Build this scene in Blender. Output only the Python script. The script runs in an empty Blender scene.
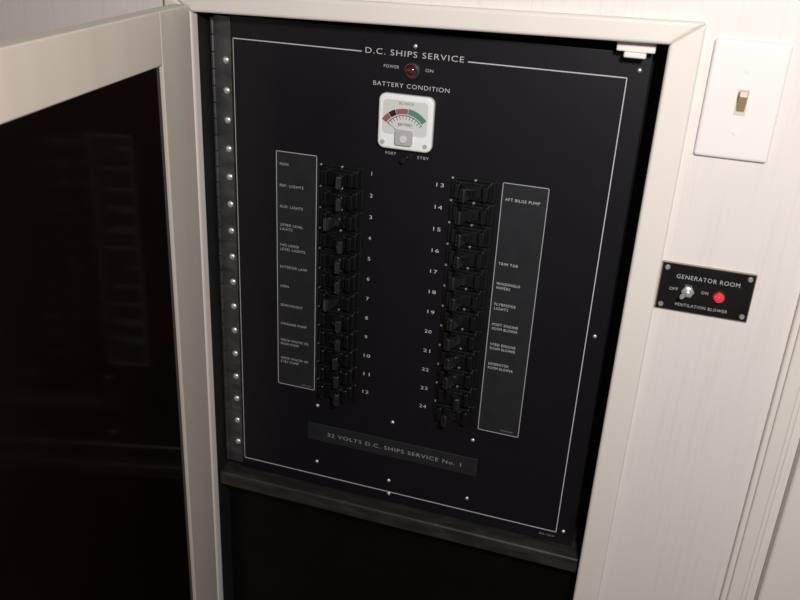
import bpy, bmesh, math, random
from mathutils import Vector, Matrix
random.seed(4)
scene=bpy.context.scene
scene.view_settings.view_transform='Standard'

# ---------------------------------------------------------------- materials
def base(name,col,rough=.5,metal=0.,spec=.5,emit=None,estr=0.,coat=0.):
    m=bpy.data.materials.new(name); m.use_nodes=True
    b=m.node_tree.nodes['Principled BSDF']
    b.inputs['Base Color'].default_value=(*col,1); b.inputs['Roughness'].default_value=rough
    b.inputs['Metallic'].default_value=metal; b.inputs['Specular IOR Level'].default_value=spec
    if emit: b.inputs['Emission Color'].default_value=(*emit,1); b.inputs['Emission Strength'].default_value=estr
    b.inputs['Coat Weight'].default_value=coat
    return m
def noisy(name,c1,c2,scale=(30,30,30),rough=.5,metal=0.,spec=.5,bump=0.,detail=6,lo=.35,hi=.65,ns=1.0,coat=0.):
    m=base(name,c1,rough,metal,spec,coat=coat); nt=m.node_tree; b=nt.nodes['Principled BSDF']
    tc=nt.nodes.new('ShaderNodeTexCoord'); mp=nt.nodes.new('ShaderNodeMapping'); mp.inputs['Scale'].default_value=scale
    n=nt.nodes.new('ShaderNodeTexNoise'); n.inputs['Scale'].default_value=ns; n.inputs['Detail'].default_value=detail
    n.inputs['Distortion'].default_value=.4
    r=nt.nodes.new('ShaderNodeValToRGB'); r.color_ramp.elements[0].position=lo; r.color_ramp.elements[1].position=hi
    r.color_ramp.elements[0].color=(*c1,1); r.color_ramp.elements[1].color=(*c2,1)
    nt.links.new(tc.outputs['Object'],mp.inputs[0]); nt.links.new(mp.outputs[0],n.inputs['Vector'])
    nt.links.new(n.outputs['Fac'],r.inputs[0]); nt.links.new(r.outputs[0],b.inputs['Base Color'])
    if bump:
        bp=nt.nodes.new('ShaderNodeBump'); bp.inputs['Strength'].default_value=bump; bp.inputs['Distance'].default_value=.001
        nt.links.new(n.outputs['Fac'],bp.inputs['Height']); nt.links.new(bp.outputs[0],b.inputs['Normal'])
    return m
M={}
M['wall']=noisy('whitewashed_wood_panel',(.69,.63,.595),(.725,.67,.64),(260,260,9),.5,bump=.04,lo=.3,hi=.5)
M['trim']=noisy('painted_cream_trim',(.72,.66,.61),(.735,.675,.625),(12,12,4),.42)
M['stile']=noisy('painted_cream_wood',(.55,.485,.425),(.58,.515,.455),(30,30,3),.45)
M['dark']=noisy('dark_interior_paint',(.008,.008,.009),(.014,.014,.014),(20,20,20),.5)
M['panel']=noisy('anodised_black_panel_hazed',(.0055,.0048,.0072),(.0066,.0058,.0085),(40,40,40),.40,spec=.32)  # black panel; faint purple flash haze is put into its base colour
M['lowpanel']=noisy('lower_black_panel',(.0025,.0022,.002),(.0035,.003,.003),(30,30,30),.45,spec=.15)
M['gloss']=noisy('smoked_black_acrylic',(.0035,.0018,.0010),(.005,.0026,.0015),(8,8,8),.10,spec=.30)
M['strip']=noisy('label_strip_grey',(.014,.014,.017),(.018,.018,.021),(50,50,50),.42)
M['line']=base('engraved_white',(.52,.51,.53),.6)
M['dim']=base('engraved_dim',(.28,.28,.29),.6)
M['mid']=base('engraved_mid',(.40,.40,.42),.6)
M['ledge']=noisy('worn_dark_ledge',(.012,.011,.011),(.038,.033,.028),(25,80,80),.55,bump=.3,lo=.4,hi=.75)
M['chrome']=base('screw_metal',(.8,.8,.8),.3,.8)
M['hinge']=noisy('piano_hinge_metal',(.08,.08,.082),(.15,.15,.155),(30,30,60),.38,.8)
M['breaker']=base('breaker_black_plastic',(.0045,.0045,.005),.22,spec=.7)
M['brkhandle']=base('breaker_handle',(.010,.010,.011),.22,spec=1.0,coat=.8)
M['bezel']=base('meter_bezel_white',(.85,.86,.86),.2,spec=.6,coat=.6)
M['face']=base('meter_face',(.62,.62,.60),.5)
M['red']=base('scale_red',(.34,.09,.09),.5)
M['green']=base('scale_green',(.09,.22,.16),.5)
M['black']=base('black_ink',(.01,.01,.01),.5)
M['clear']=base('meter_grey_cover',(.42,.42,.42),.2,coat=.5)
M['lens']=base('dark_red_lens',(.07,.005,.005),.10,spec=.8,coat=1)
M['redlamp']=base('red_lamp',(.75,.02,.03),.2,emit=(1,.03,.05),estr=.30,coat=1)
M['plate']=base('white_switch_plate',(.78,.73,.715),.38)
M['toggle']=base('ivory_toggle',(.36,.27,.14),.35)
M['slot']=base('toggle_slot',(.60,.54,.46),.5)
M['genplate']=noisy('engraved_black_plate',(.006,.006,.006),(.009,.009,.009),(40,40,40),.35,spec=.3)
M['brass']=base('plate_edge_brass',(.34,.27,.20),.4,.5)
M['floor']=noisy('teak_floor',(.10,.06,.035),(.17,.10,.06),(3,40,40),.4)

# ---------------------------------------------------------------- helpers
def box(bm,x0,x1,y0,y1,z0,z1):
    v=[bm.verts.new(p) for p in [(x0,y0,z0),(x1,y0,z0),(x1,y1,z0),(x0,y1,z0),(x0,y0,z1),(x1,y0,z1),(x1,y1,z1),(x0,y1,z1)]]
    for f in [(0,1,5,4),(1,2,6,5),(2,3,7,6),(3,0,4,7),(4,5,6,7),(3,2,1,0)]: bm.faces.new([v[i] for i in f])
def prism(bm,pts,y0,y1):
    a=[bm.verts.new((x,y0,z)) for x,z in pts]; b=[bm.verts.new((x,y1,z)) for x,z in pts]
    n=len(pts); bm.faces.new(a); bm.faces.new(b[::-1])
    for i in range(n): bm.faces.new([a[i],b[i],b[(i+1)%n],a[(i+1)%n]])
def cyl(bm,x,z,y0,y1,r0,r1=None,n=20,dome=False):
    r1=r0 if r1 is None else r1
    rings=[(y0,r0),(y1,r1)]
    if dome:
        h=(y1-y0); rings=[(y0,r0)]+[(y0+h*math.sin(a*math.pi/10),r0*math.cos(a*math.pi/10)) for a in range(1,5)]
    R=[[bm.verts.new((x+r*math.cos(2*math.pi*i/n),y,z+r*math.sin(2*math.pi*i/n))) for i in range(n)] for y,r in rings]
    for A,B in zip(R,R[1:]):
        for i in range(n): bm.faces.new([A[i],A[(i+1)%n],B[(i+1)%n],B[i]])
    bm.faces.new(R[0][::-1]); bm.faces.new(R[-1])
def rrect(x0,x1,z0,z1,r,n=6):
    P=[]
    for cx,cz,a0 in [(x1-r,z1-r,0),(x0+r,z1-r,90),(x0+r,z0+r,180),(x1-r,z0+r,270)]:
        for i in range(n+1):
            a=math.radians(a0+90*i/n); P.append((cx+r*math.cos(a),cz+r*math.sin(a)))
    return P
def mk(name,bm,mat,parent=None,bevel=0.,smooth=False):
    bmesh.ops.recalc_face_normals(bm,faces=bm.faces)
    me=bpy.data.meshes.new(name); bm.to_mesh(me); bm.free()
    o=bpy.data.objects.new(name,me); scene.collection.objects.link(o)
    me.materials.append(M[mat] if isinstance(mat,str) else mat)
    if smooth:
        for p in me.polygons: p.use_smooth=True
    if bevel:
        b=o.modifiers.new('bevel','BEVEL'); b.width=bevel; b.segments=3; b.limit_method='ANGLE'; b.angle_limit=math.radians(40)
    if parent: o.parent=parent
    return o
def empty(name):
    o=bpy.data.objects.new(name,None); scene.collection.objects.link(o); o.empty_display_size=.05; return o
TX=[]
def text(s,x0,x1,zc,cap,mat,parent,y,name=None,thin=0.):
    cu=bpy.data.curves.new('label','FONT'); cu.body=s; cu.size=cap/0.7; cu.align_x='LEFT'; cu.align_y='CENTER'
    cu.resolution_u=3; cu.space_character=1.15; cu.offset=-thin
    o=bpy.data.objects.new(name or ('text_'+s.split()[0].lower().strip('.')),cu); scene.collection.objects.link(o)
    cu.materials.append(M[mat]); o.location=(x0,y,zc); o.rotation_euler=(math.pi/2,0,0); o.parent=parent
    TX.append((o,x1-x0 if x1 else None)); return o

# ---------------------------------------------------------------- room shell
WY=-.028        # wall surface
bm=bmesh.new()
box(bm,-1.6,-.045,WY,WY+.012,-1.35,1.0)
box(bm,.505,1.5,WY,WY+.012,-1.35,1.0)
box(bm,-.045,.505,WY,WY+.012,.048,1.0)
box(bm,-.045,.505,WY,WY+.012,-1.35,-1.0)
mk('wall_front',bm,'wall')
bm=bmesh.new(); box(bm,-1.6,1.5,-2.4,.1,-1.40,-1.35); mk('floor',bm,'floor')

# face frame round the opening (slightly out of square as in the boat)
FY=-.040
bm=bmesh.new()
prism(bm,[(.490,.041),(.490,-1.0),(.521,-1.0),(.521,.064)],FY,WY+.005)
prism(bm,[(-.031,.030),(.490,.041),(.521,.064),(-.066,.052)],FY,WY+.005)
prism(bm,[(-.031,.030),(-.066,.052),(-.066,-1.0),(-.031,-1.0)],FY,WY+.005)
prism(bm,[(-.031,-.965),(.490,-.965),(.521,-1.0),(-.066,-1.0)],FY,WY+.005)
mk('trim_1',bm,'trim',bevel=.0035)
# vertical moulding to the right
bm=bmesh.new()
box(bm,.662,.690,WY-.010,WY,-1.35,1.0); box(bm,.668,.684,WY-.015,WY-.01,-1.35,1.0)
mk('trim_2',bm,'trim',bevel=.003)
bm=bmesh.new(); box(bm,.700,.80,WY-.022,WY,-1.35,1.0); mk('trim_3',bm,'trim',bevel=.004)

# cabinet recess (inside of the opening)
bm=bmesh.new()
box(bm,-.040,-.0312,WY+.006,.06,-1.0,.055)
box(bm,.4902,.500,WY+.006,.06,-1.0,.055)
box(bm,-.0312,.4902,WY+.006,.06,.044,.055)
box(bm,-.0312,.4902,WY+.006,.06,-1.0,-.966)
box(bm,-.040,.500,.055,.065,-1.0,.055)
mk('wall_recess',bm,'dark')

# ---------------------------------------------------------------- breaker panel
EP=empty('electrical_panel')
bm=bmesh.new(); box(bm,-.004,.476,0,.004,-.606,.026)
mk('panel_plate',bm,'panel',EP,bevel=.0008)
Y=-.0004
def hl(bm,x0,x1,z,w=.0008): box(bm,x0,x1,Y,.0001,z-w/2,z+w/2)
def vl(bm,x,z0,z1,w=.0008): box(bm,x-w/2,x+w/2,Y,.0001,z0,z1)
bm=bmesh.new()
hl(bm,0,.161,0,.0011); hl(bm,.284,.4536,0,.0011); vl(bm,.4536,-.589,0,.0010); hl(bm,0,.4536,-.589,.0010); vl(bm,.0,-.589,0,.0006)
mk('engraved_border',bm,'line',EP)
text('D.C. SHIPS SERVICE',.1645,.2785,.0015,.0064,'line',EP,Y,thin=.00006)
text('POWER',.1875,.2055,-.0135,.0034,'mid',EP,Y); text('ON',.2365,.2455,-.0140,.0034,'mid',EP,Y)
text('BATTERY CONDITION',.1755,.2650,-.0335,.0050,'line',EP,Y,thin=.00005)
text('PORT',.194,.207,-.1120,.0032,'mid',EP,Y); text('STBY',.233,.247,-.1130,.0032,'mid',EP,Y)
# label strips
def strip(x0,x1,z0,z1):
    bm=bmesh.new(); box(bm,x0,x1,-.0008,.0001,z0,z1); mk('label_strip',bm,'strip',EP)
    bm=bmesh.new(); w=.0008
    for a in [(x0,x1,z1-w,z1),(x0,x1,z0,z0+w),(x0,x0+w,z0,z1),(x1-w,x1,z0,z1)]: box(bm,a[0],a[1],-.0011,-.0007,a[2],a[3])
    mk('label_outline',bm,'mid',EP)
strip(.0545,.1085,-.452,-.127); strip(.336,.389,-.4575,-.128)
YS=-.0012
L=[['MAIN'],['REF. LIGHTS'],['AUX. LIGHTS'],['UPPER LEVEL','LIGHTS'],['FWD LOWER','LEVEL LIGHTS'],['EXTERIOR LAMP'],['HORN'],['SEARCHLIGHT'],['STRAINER PUMP'],['FRESH WATER OR','MAIN PUMP'],['FRESH WATER OR','STBY PUMP']]
def lab(lines,x,z,m='dim'):
    n=len(lines)
    for i,s in enumerate(lines):
        text(s,x,x+len(s)*.00285,z+(n-1)*.0028-i*.0056,.0034,m,EP,YS)
for i,l in enumerate(L): lab(l,.0590,-.143-.0271*i,'mid')
text('CIRCUIT',.088,.104,-.4475,.0018,'dim',EP,YS)
for l,z in [(['AFT BILGE PUMP'],-.1475),(['TRIM TAB'],-.2265),(['WINDSHIELD','WIPERS'],-.2545),(['FLYBRIDGE','LIGHTS'],-.2815),(['PORT ENGINE','ROOM BLOWER'],-.3085),(['STBD ENGINE','ROOM BLOWER'],-.3355),(['GENERATOR','ROOM BLOWER'],-.3625)]: lab(l,.3405,z,'line')
text('CIRCUIT',.365,.381,-.452,.0018,'dim',EP,YS)
for i in range(12):
    n=str(i+1); text(n,.1768-(.002 if i>8 else 0),None if i==0 else (.1803 if i<9 else .1835),-.1400-.0271*i,.0046,'line',EP,Y,'number')
    text(str(i+13),.2560,.2650,-.1420-.0272*i,.0046,'line',EP,Y,'number')
# breakers
def breakers(x0,x1,ztop,pitch,lean):
    xc=(x0+x1)/2
    bmb=bmesh.new(); bmh=bmesh.new(); bms=bmesh.new()
    for i in range(12):
        zc=ztop-pitch*i
        prism(bmb,rrect(x0+.001,x1-.001,zc-.0134,zc+.0134,.003),-.0030,.001)
        prism(bmb,rrect(x0+.006,x1-.006,zc-.0112,zc+.0102,.004),-.0080,-.0028)
        for s in (-1,1):
            xs=xc+s*.0165
            prism(bmb,rrect(xs-.0035,xs+.0035,zc-.0095,zc+.0085,.003),-.0155,-.0075)
        prism(bmb,rrect(xc-.0110,xc+.0110,zc-.0082,zc+.0070,.003),-.0105,-.0075)
        s=lean*(1 if random.random()>.2 else -1); tilt=.010+random.uniform(-.003,.002)
        secs=[(0,-.0095,.0052,.0052),(.45,-.0170,.0040,.0060),(.85,-.0250,.0038,.0085),(1.0,-.0285,.0030,.0080)]
        prev=None
        for k,(t,y,rx,rz) in enumerate(secs):
            P=rrect(-rx,rx,-rz,rz,min(rx,rz)*.7,3)
            ring=[bmh.verts.new((xc+s*tilt*t+px,y+s*.35*px,zc-.001+pz)) for px,pz in P]; n=len(ring)
            if prev:
                for j in range(n): bmh.faces.new([prev[j],prev[(j+1)%n],ring[(j+1)%n],ring[j]])
            else: bmh.faces.new(ring[::-1])
            prev=ring
        bmh.faces.new(prev)
        cyl(bms,xc-.025,zc+.0118,-.0030,-.0045,.0013,n=10)
        cyl(bms,xc+.002,zc+.0121,-.0030,-.0045,.0013,n=10)
    mk('breaker_bodies',bmb,'breaker',EP,bevel=.0014); mk('breaker_handles',bmh,'brkhandle',EP,bevel=.0014); mk('breaker_screws',bms,'chrome',EP)
breakers(.110,.170,-.1475,.0268,1)
breakers(.275,.331,-.1415,.0270,-1)
# nameplate
bm=bmesh.new(); box(bm,.0995,.3405,-.0016,.0001,-.5305,-.5035); mk('nameplate',bm,'strip',EP,bevel=.0005)
text('32 VOLTS D.C. SHIPS SERVICE No. 1',.128,.318,-.5175,.0056,'dim',EP,-.0019)
# panel screws
bm=bmesh.new()
for x,z in [(.113,-.475),(.221,-.4755),(.331,-.476),(.113,-.5665),(.220,-.570),(.331,-.569),(.463,-.298),(.465,.009),(.2235,.011),(.463,-.585),(.221,-.592)]:
    cyl(bm,x,z,0,-.0022,.0027,n=14,dome=True)
mk('panel_screws',bm,'chrome',EP,smooth=True)
text('SEA-TECH',.432,.452,-.5965,.0028,'dim',EP,Y)
# indicator lamp
bm=bmesh.new(); cyl(bm,.2215,-.0155,0,-.004,.0098,.0085,n=32); mk('indicator_ring',bm,'hinge',EP,bevel=.0005)
bm=bmesh.new(); cyl(bm,.2215,-.0155,-.004,-.0095,.0074,n=28,dome=True); mk('indicator_lens',bm,'lens',EP,smooth=True)
# selector toggle below the meter
bm=bmesh.new(); cyl(bm,.2195,-.1155,0,-.004,.0052,n=6); cyl(bm,.2195,-.1155,-.004,-.012,.0028,.0036,n=14); mk('selector_toggle',bm,'breaker',EP,bevel=.0004)
# piano hinge on left
bm=bmesh.new()
box(bm,-.024,-.0025,-.0015,.0035,-.598,.024)
for i in range(31):
    z=.022-i*.020; bm2=z-.0188; n=10
    A=[bm.verts.new((-.0265+.0028*math.cos(2*math.pi*k/n),-.001+.0028*math.sin(2*math.pi*k/n),z)) for k in range(n)]
    B=[bm.verts.new((-.0265+.0028*math.cos(2*math.pi*k/n),-.001+.0028*math.sin(2*math.pi*k/n),bm2)) for k in range(n)]
    bm.faces.new(A); bm.faces.new(B[::-1])
    for k in range(n): bm.faces.new([A[k],A[(k+1)%n],B[(k+1)%n],B[k]])
mk('piano_hinge',bm,'hinge',EP)
bm=bmesh.new()
for i in range(16): cyl(bm,-.0095,-.026-.0358*i,-.0015,-.0046,.0048,n=16,dome=True)
mk('hinge_screws',bm,'chrome',EP,smooth=True)

# ---------------------------------------------------------------- battery meter
BM=empty('battery_meter'); x0,x1,z0,z1=.1865,.2515,-.1045,-.0415
bm=bmesh.new(); prism(bm,rrect(x0,x1,z0,z1,.008),-.010,0); mk('housing',bm,'bezel',BM,bevel=.003)
bm=bmesh.new(); prism(bm,rrect(x0+.006,x1-.006,z0+.018,z1-.006,.005),-.0104,-.0098); mk('face',bm,'face',BM)
def arc(r0,r1,a0,a1,mat,y,name,cx=.219,cz=-.089):
    bm=bmesh.new(); n=16; A=[];B=[]
    for i in range(n+1):
        a=math.radians(a0+(a1-a0)*i/n)
        A.append(bm.verts.new((cx+r0*math.cos(a),y,cz+r0*math.sin(a)))); B.append(bm.verts.new((cx+r1*math.cos(a),y,cz+r1*math.sin(a))))
    for i in range(n): bm.faces.new([A[i],A[i+1],B[i+1],B[i]])
    mk(name,bm,mat,BM)
arc(.0265,.0330,128,146,'red',-.0107,'scale_band_red'); arc(.0265,.0330,112,127,'black',-.0107,'scale_band_black')
arc(.0265,.0325,84,111,'red',-.0107,'scale_band_red'); arc(.0265,.0330,40,83,'green',-.0107,'scale_band_green')
arc(.0245,.0253,36,146,'black',-.0107,'scale_arc'); arc(.0140,.0144,50,130,'dim',-.0107,'scale_arc')
bm=bmesh.new()
for i in range(12):
    a=math.radians(38+i*9.6); c,s=math.cos(a),math.sin(a); cx,cz=.219,-.089; w=.0003
    P=[(cx+.0205*c-w*s,cz+.0205*s+w*c),(cx+.0250*c-w*s,cz+.0250*s+w*c),(cx+.0250*c+w*s,cz+.0250*s-w*c),(cx+.0205*c+w*s,cz+.0205*s-w*c)]
    bm.faces.new([bm.verts.new((x,-.0107,z)) for x,z in P])
a=math.radians(143); c,s=math.cos(a),math.sin(a)
P=[(.219-.0006*s,-.089+.0006*c),(.219+.026*c,-.089+.026*s),(.219+.0006*s,-.089-.0006*c)]
bm.faces.new([bm.verts.new((x,-.0109,z)) for x,z in P])
mk('scale_ticks_and_needle',bm,'black',BM)
text('DC VOLTS',.211,.228,-.0510,.0026,'black',BM,-.0108); text('BATTERY',.211,.228,-.0745,.0028,'black',BM,-.0108)
bm=bmesh.new(); prism(bm,rrect(.2085,.2295,-.0985,-.0805,.003),-.0135,-.0098); mk('hub_cover',bm,'clear',BM,bevel=.001)
bm=bmesh.new(); cyl(bm,.219,-.0905,-.0135,-.0150,.0045,n=20); mk('adjust_screw',bm,'face',BM,bevel=.0005)
bm=bmesh.new()
for xx in (.1935,.2445): cyl(bm,xx,-.0965,-.010,-.0115,.0025,n=14)
mk('meter_screws',bm,'clear',BM)

# ---------------------------------------------------------------- ledge, lower panel, catch
bm=bmesh.new(); box(bm,-.0310,.4895,-.022,.050,-.630,-.6075); mk('cabinet_shelf',bm,'ledge',bevel=.003)
bm=bmesh.new(); box(bm,-.0310,.4895,.006,.012,-.964,-.636); mk('lower_access_panel',bm,'lowpanel')
bm=bmesh.new()
box(bm,.440,.478,-.022,-.008,.029,.0415); box(bm,.448,.470,-.025,-.010,.0235,.029)
mk('door_catch',bm,'plate',bevel=.0015)

# ---------------------------------------------------------------- cabinet door (open about 82 degrees)
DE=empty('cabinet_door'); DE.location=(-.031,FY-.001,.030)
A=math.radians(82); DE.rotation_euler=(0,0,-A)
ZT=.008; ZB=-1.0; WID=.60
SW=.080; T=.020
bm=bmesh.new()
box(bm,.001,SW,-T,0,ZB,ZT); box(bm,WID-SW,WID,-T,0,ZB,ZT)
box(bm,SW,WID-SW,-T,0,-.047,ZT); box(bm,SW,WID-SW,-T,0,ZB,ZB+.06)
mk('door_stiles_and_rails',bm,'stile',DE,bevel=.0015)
bm=bmesh.new(); box(bm,SW+.0005,WID-SW-.0005,-T+.002,-.004,ZB+.0605,-.0475); mk('smoked_door_panel',bm,'gloss',DE)

# ---------------------------------------------------------------- wall switch
LS=empty('light_switch'); cx,cz=.5665,-.0065
bm=bmesh.new(); prism(bm,rrect(cx-.035,cx+.035,cz-.057,cz+.057,.003),WY-.006,WY); mk('cover_plate',bm,'plate',LS,bevel=.003)
bm=bmesh.new(); box(bm,cx-.0052,cx+.0052,WY-.0068,WY-.0055,cz-.0125,cz+.0125); mk('toggle_surround',bm,'slot',LS)
bm=bmesh.new()
a=[(WY-.006,-.0105),(WY-.006,.0095),(WY-.014,.0120),(WY-.016,.0065)]
v0=[bm.verts.new((cx-.0040,y,cz+z)) for y,z in a]; v1=[bm.verts.new((cx+.0040,y,cz+z)) for y,z in a]
bm.faces.new(v0); bm.faces.new(v1[::-1])
for k in range(4): bm.faces.new([v0[k],v1[k],v1[(k+1)%4],v0[(k+1)%4]])
mk('toggle_lever',bm,'toggle',LS,bevel=.0008)
bm=bmesh.new()
for s in (-1,1): cyl(bm,cx,cz+s*.030,WY-.006,WY-.0068,.0026,n=16)
mk('plate_screws',bm,'plate',LS)

# ---------------------------------------------------------------- blower plate
GP=empty('blower_control_plate'); gx0,gx1,gz0,gz1=.522,.618,-.236,-.181
bm=bmesh.new(); box(bm,gx0,gx1,WY-.0028,WY,gz0,gz1); mk('plate_back',bm,'brass',GP,bevel=.0005)
bm=bmesh.new(); box(bm,gx0+.0009,gx1-.0009,WY-.0034,WY-.002,gz0+.0009,gz1-.0009); mk('plate_face',bm,'genplate',GP,bevel=.0005)
yt=WY-.0037
text('GENERATOR ROOM',.5385,.6030,-.1955,.0048,'mid',GP,yt)
text('OFF',.5335,.5425,-.2105,.0034,'mid',GP,yt); text('ON',.5665,.5735,-.2100,.0034,'mid',GP,yt)
text('VENTILATION BLOWER',.5420,.5965,-.2275,.0034,'mid',GP,yt)
bm=bmesh.new()
for x,z in [(gx0+.006,gz1-.006),(gx1-.006,gz1-.006),(gx0+.006,gz0+.006),(gx1-.006,gz0+.006)]: cyl(bm,x,z,WY-.0034,WY-.0052,.0030,.0022,n=14)
mk('plate_screws',bm,'chrome',GP)
bm=bmesh.new(); cyl(bm,.5530,-.2110,WY-.0034,WY-.0065,.0068,n=6); cyl(bm,.5530,-.2110,WY-.0065,WY-.010,.0045,n=18)
cyl(bm,.5530,-.2110,WY-.010,WY-.014,.0022,n=12)
v=[]
for (x,y,r) in [(.5530,WY-.012,.0020),(.5475,WY-.0205,.0034)]:
    v.append([bm.verts.new((x+.8*r*math.cos(t*math.pi/5),y+.6*r*math.cos(t*math.pi/5),-.2110+r*math.sin(t*math.pi/5))) for t in range(10)])
for k in range(10): bm.faces.new([v[0][k],v[0][(k+1)%10],v[1][(k+1)%10],v[1][k]])
bm.faces.new(v[0]); bm.faces.new(v[1][::-1])
mk('blower_toggle',bm,'chrome',GP,bevel=.0004)
bm=bmesh.new(); cyl(bm,.5850,-.2115,WY-.0034,WY-.0060,.0072,.0064,n=28); mk('lamp_ring',bm,'hinge',GP)
bm=bmesh.new(); cyl(bm,.5850,-.2115,WY-.0060,WY-.0125,.0058,n=24,dome=True); mk('lamp_lens',bm,'redlamp',GP,smooth=True)

# fit text widths
bpy.context.view_layer.update()
for o,w in TX:
    if w and o.dimensions.x>0: o.scale=(w/o.dimensions.x,1,1)

# ---------------------------------------------------------------- lights
def area(name,loc,tgt,size,power,col):
    l=bpy.data.lights.new(name,'AREA'); l.size=size; l.energy=power; l.color=col
    o=bpy.data.objects.new(name,l); scene.collection.objects.link(o); o.location=loc
    o.rotation_euler=(Vector(tgt)-Vector(loc)).to_track_quat('-Z','Y').to_euler(); return o
area('camera_flash',(.66,-.93,.36),(.52,0,-.22),.09,12.3,(1,.965,.93))
w=bpy.data.worlds.new('world'); scene.world=w; w.use_nodes=True
w.node_tree.nodes['Background'].inputs[0].default_value=(.95,.93,.94,1); w.node_tree.nodes['Background'].inputs[1].default_value=.13

# ---------------------------------------------------------------- camera
R=Vector((0.95037,0.30705,0.05026));U=Vector((-0.17049,0.37879,0.90964));F=Vector((-0.26026,0.87306,-0.41234))
cam=bpy.data.cameras.new('camera'); co=bpy.data.objects.new('camera',cam); scene.collection.objects.link(co)
mt=Matrix((( R.x,U.x,-F.x),(R.y,U.y,-F.y),(R.z,U.z,-F.z))).to_4x4(); mt.translation=(.5017,-.9389,.1471)
co.matrix_world=mt; cam.sensor_width=36; cam.lens=861.8/800*36; cam.clip_start=.01
cam.dof.use_dof=True; cam.dof.focus_distance=1.03; cam.dof.aperture_fstop=8
scene.camera=co
